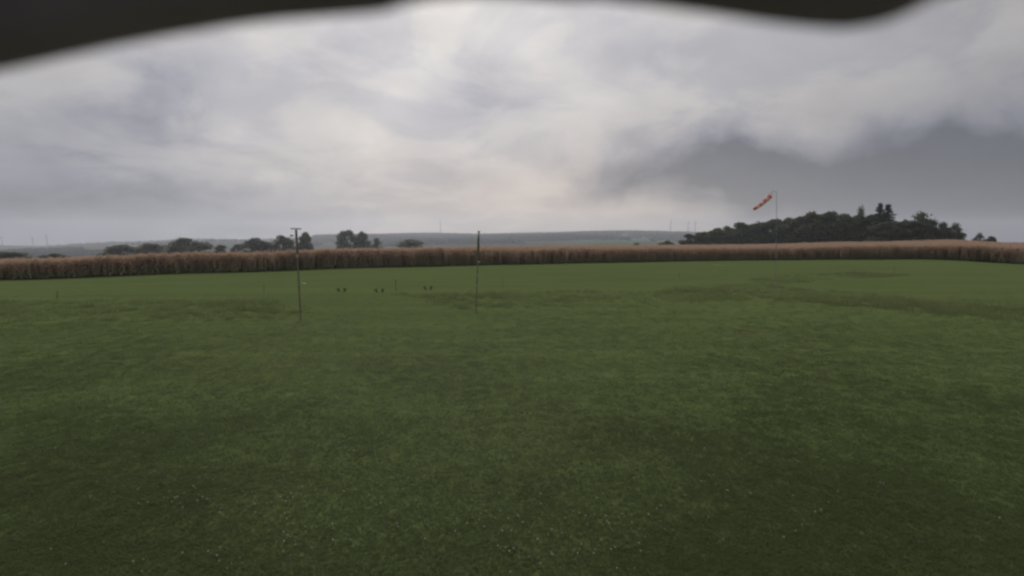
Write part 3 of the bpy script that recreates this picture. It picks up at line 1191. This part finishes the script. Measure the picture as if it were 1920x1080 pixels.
def pale_line():
    """worn pale strips at the far turf edge"""
    m = mat('dry_clippings', (.20, .18, .10), .9, .3, 3)
    for (x0, y0, x1, y1, lab) in [(1246, 491.5, 1322, 494.5, 'pale strip of dry clippings on the far turf, left piece'),
                                  (1336, 496, 1362, 498.5, 'pale strip of dry clippings on the far turf, right piece')]:
        a, b = ground_at(x0, y0), ground_at(x1, y1)
        mb = MB()
        n = 40
        d = (b - a)
        nrm = Vector((-d.y, d.x, 0)).normalized()
        for i in range(n * 6):
            p = a + d * rnd.random() + nrm * rnd.gauss(0, .28)
            z = zf(p.x, p.y)
            q = rnd.uniform(0, 6.28)
            blade(mb, p.x, p.y, .03, .10, rnd.uniform(.15, .4), q, 0, 2, z0=z + .015)
        o = mb.build('dry_clippings', m)
        tag(o, lab, kind='stuff')


pale_line()


# ------------------------------------------------------------------ far landmarks
M_FAR = mat('grey_mast_paint', (.10, .10, .10), .7, .1, .2)


def mast():
    d = 4600
    p = at_depth(826, 440, d)
    z0 = zf(p.x, p.y)
    topz = at_depth(826, 412, d).z
    H = topz - z0
    o = empty('telecom_mast', (p.x, p.y, z0), 'tall thin telecom mast on the wooded far ridge', 'mast')
    lat = MB()
    for s in range(3):
        a0 = 2 * math.pi * s / 3
        lat.tube([(3.2 * math.cos(a0), 3.2 * math.sin(a0), -2), (1.6 * math.cos(a0), 1.6 * math.sin(a0), H * .78)], [1.5, 1.1], 6)
    lat.build('legs', M_FAR, o)
    br = MB()
    for i in range(26):
        za, zb = H * .78 * i / 26, H * .78 * (i + 1) / 26
        for s in range(3):
            ra, rb = 3.2 - 1.6 * i / 26, 3.2 - 1.6 * (i + 1) / 26
            a0, a1 = 2 * math.pi * s / 3, 2 * math.pi * (s + 1) / 3
            br.tube([(ra * math.cos(a0), ra * math.sin(a0), za), (rb * math.cos(a1), rb * math.sin(a1), zb)], [.3, .3], 4, False)
    br.build('bracing', M_FAR, o)
    k = MB(); k.tube([(0, 0, H * .76), (0, 0, H * .9), (0, 0, H)], [2.2, 1.8, 1.1], 8); k.build('antenna', M_FAR, o)
    k = MB(); k.tube([(0, 0, H * .77), (0, 0, H * .785)], [3.2, 3.2], 10); k.build('platform', M_FAR, o)


def turbine(px, hub_y, base_y, d, rot, label, yaw=0.0, rot_r=38):
    p = at_depth(px, base_y, d)
    z0 = min(zf(p.x, p.y), p.z)
    H = at_depth(px, hub_y, d).z - z0
    o = empty('wind_turbine', (p.x, p.y, z0), label, 'wind turbine', 'wind turbines on the skyline', yaw)
    k = MB(); k.tube([(0, 0, -3), (0, 0, H * .5), (0, 0, H)], [4.0, 3.1, 2.2], 12); k.build('tower', M_FAR, o, smooth=True)
    k = MB(); k.tube([(0, 6, H + 1), (0, 2, H + 1.2), (0, -5, H + 1)], [2.2, 3.0, 2.2], 10); k.build('nacelle', M_FAR, o, smooth=True)
    k = MB(); k.tube([(0, -5, H + 1), (0, -7, H + 1), (0, -8.5, H + 1)], [2.2, 1.9, .6], 10); k.build('hub', M_FAR, o, smooth=True)
    for i in range(3):
        a = rot + i * 2 * math.pi / 3
        dv = Vector((math.sin(a), 0, math.cos(a)))
        c = Vector((0, -6.8, H + 1))
        k = MB(); k.tube([c, c + dv * rot_r * .2, c + dv * rot_r * .6, c + dv * rot_r], [1.0, 1.7, 1.0, .25], 6); k.build('blade', M_FAR, o, smooth=True)


mast()
turbine(4.5, 446, 462, 5000, .6, 'wind turbine at the extreme left edge of the skyline', -.2)
turbine(62, 447, 461, 5200, .9, 'middle of the three wind turbines on the left skyline', -.3)
turbine(88.5, 442, 460, 5000, 1.3, 'rightmost of the three wind turbines on the left skyline', -.3)
turbine(1257, 415, 440, 5100, .3, 'tallest wind turbine, alone left of a close pair near the grove', 1.35, 26)
turbine(1290, 418, 440, 5300, .1, 'left of the close pair of wind turbines by the grove tip', 1.35, 26)
turbine(1303, 417, 440, 5250, .8, 'right of the close pair of wind turbines by the grove tip', 1.35, 26)


def far_house(px, py, d, label, w=11, wallcol=None):
    p = at_depth(px, py, d)
    z0 = zf(p.x, p.y)
    o = empty('farmhouse', (p.x, p.y, z0), label, 'house', None, .25)
    k = MB(); k.box(0, 0, 3, w, 8, 7); k.build('wall', wallcol or M_WHITE, o)
    k = MB()
    h = w / 2 + .6
    k.add([(-h, -4.6, 6.4), (h, -4.6, 6.4), (h, 4.6, 6.4), (-h, 4.6, 6.4), (-h, 0, 10.2), (h, 0, 10.2)],
          [(0, 1, 5, 4), (2, 3, 4, 5), (0, 4, 3), (1, 2, 5), (0, 3, 2, 1)])
    k.build('roof', mat('slate_roof', (.10, .085, .08), .8, .2, 1), o)
    for sx in (-.3, 0, .3):
        k = MB(); k.box(w * sx, -4.03, 3.4, 1.4, .1, 1.8); k.build('window', M_DARK, o)


gh = ground_at(905, 452)
far_house(905, 452, gh.y, 'small white farmhouse on the hazy slope right of the leaning pole')
for (px, py, lab) in [(27, 463, 'leftmost tiny farm building along the left skyline'), (108, 459.5, 'tiny farm building below the rightmost left wind turbine'),
                      (135, 459.5, 'tiny lone farm building on the left skyline')]:
    far_house(px, py, 4400, lab, 14, mat('farm_wall', (.16, .15, .14), .85, .2, .5))


# ------------------------------------------------------------------ camera hood, carried on an added hut behind the camera
def added_hut():
    M_SHEET = mat('violet_grey_sheet', (.42, .34, .58), .85, .15, 9, bump=.5)  # even violet-grey base that offsets green bounce from the turf
    M_BOARD = mat('dark_boards', (.05, .043, .037), .85, .3, 4, bump=.3)
    o = empty('added_hut', (0, -3.0, 0), 'dark, wavy-edged camera hood out of focus along the top of the view, on an added unseen hut', 'added_hut')
    dy = 3.0
    hem = [(-700, 236), (-300, 164), (-120, 134), (0, 108), (110, 84), (220, 60), (330, 40), (430, 23), (520, 11), (600, 6), (660, 1), (710, -2), (760, -18), (830, -30), (940, -34), (1050, -24), (1130, -27), (1220, -15), (1320, -2), (1420, 13), (1510, 24), (1580, 28), (1640, 18), (1690, -2), (1740, -29), (1800, -40), (1900, -80), (2100, -100), (2500, -90)]
    Y0 = .20
    x0 = [at_depth(a, b, Y0) for a, b in hem]
    # smooth resample
    t = np.arange(len(x0))
    tt = np.linspace(0, len(x0) - 1, 180)
    X = np.interp(tt, t, [p.x for p in x0]); Z = np.interp(tt, t, [p.z for p in x0])
    ker = np.hanning(9); ker /= ker.sum()
    X = np.convolve(np.pad(X, 4, 'edge'), ker, 'valid'); Z = np.convolve(np.pad(Z, 4, 'edge'), ker, 'valid')
    rows = []
    for k, (yy, up, fl) in enumerate([(Y0, 0, 1), (Y0 - .02, .006, .98), (Y0 - .08, .03, .8), (Y0 - .2, .07, .45), (-.2, .12, .15), (-.45, .14, 0)]):
        base = EYE + .14
        rows.append([(x, yy + dy, (z * fl + base * (1 - fl)) + up) for x, z in zip(X, Z)])
    n = len(X)
    mb = MB()
    V = [p for r in rows for p in r]
    F = [(i * n + j, i * n + j + 1, (i + 1) * n + j + 1, (i + 1) * n + j) for i in range(len(rows) - 1) for j in range(n - 1)]
    mb.add(V, F)
    f = mb.build('hood_sheet', M_SHEET, o, smooth=True)  # hood close over the lens, the only part in view
    md = f.modifiers.new('sheet', 'SOLIDIFY'); md.thickness = .006; md.offset = 1
    k = MB(); k.box(0, dy - .62, 1.75, 7.0, .12, 3.5); k.build('wall', M_BOARD, o)  # added wall out of view; takes sky light off the near grass
    k = MB(); k.box(0, dy - 2.1, 3.85, 7.6, 3.4, .14, Matrix.Rotation(R(-4), 3, 'X')); k.build('roof', M_SHEET, o)  # added roof, also out of view


added_hut()

# ------------------------------------------------------------------ haze
hz = MB()
hz.box(0, 0, 60, 15900, 15900, 420)
hm = bpy.data.materials.new('haze')
hm.use_nodes = True
hm.node_tree.nodes.clear()
ho = hm.node_tree.nodes.new('ShaderNodeOutputMaterial')
hv = hm.node_tree.nodes.new('ShaderNodeVolumePrincipled')
hv.inputs['Color'].default_value = (.81, .87, 1.0, 1)
hv.inputs['Density'].default_value = 1.6e-4
hv.inputs['Anisotropy'].default_value = .5
hm.node_tree.links.new(hv.outputs[0], ho.inputs['Volume'])
tag(hz.build('haze', hm), 'thin evening haze filling the air over the fields', kind='stuff')
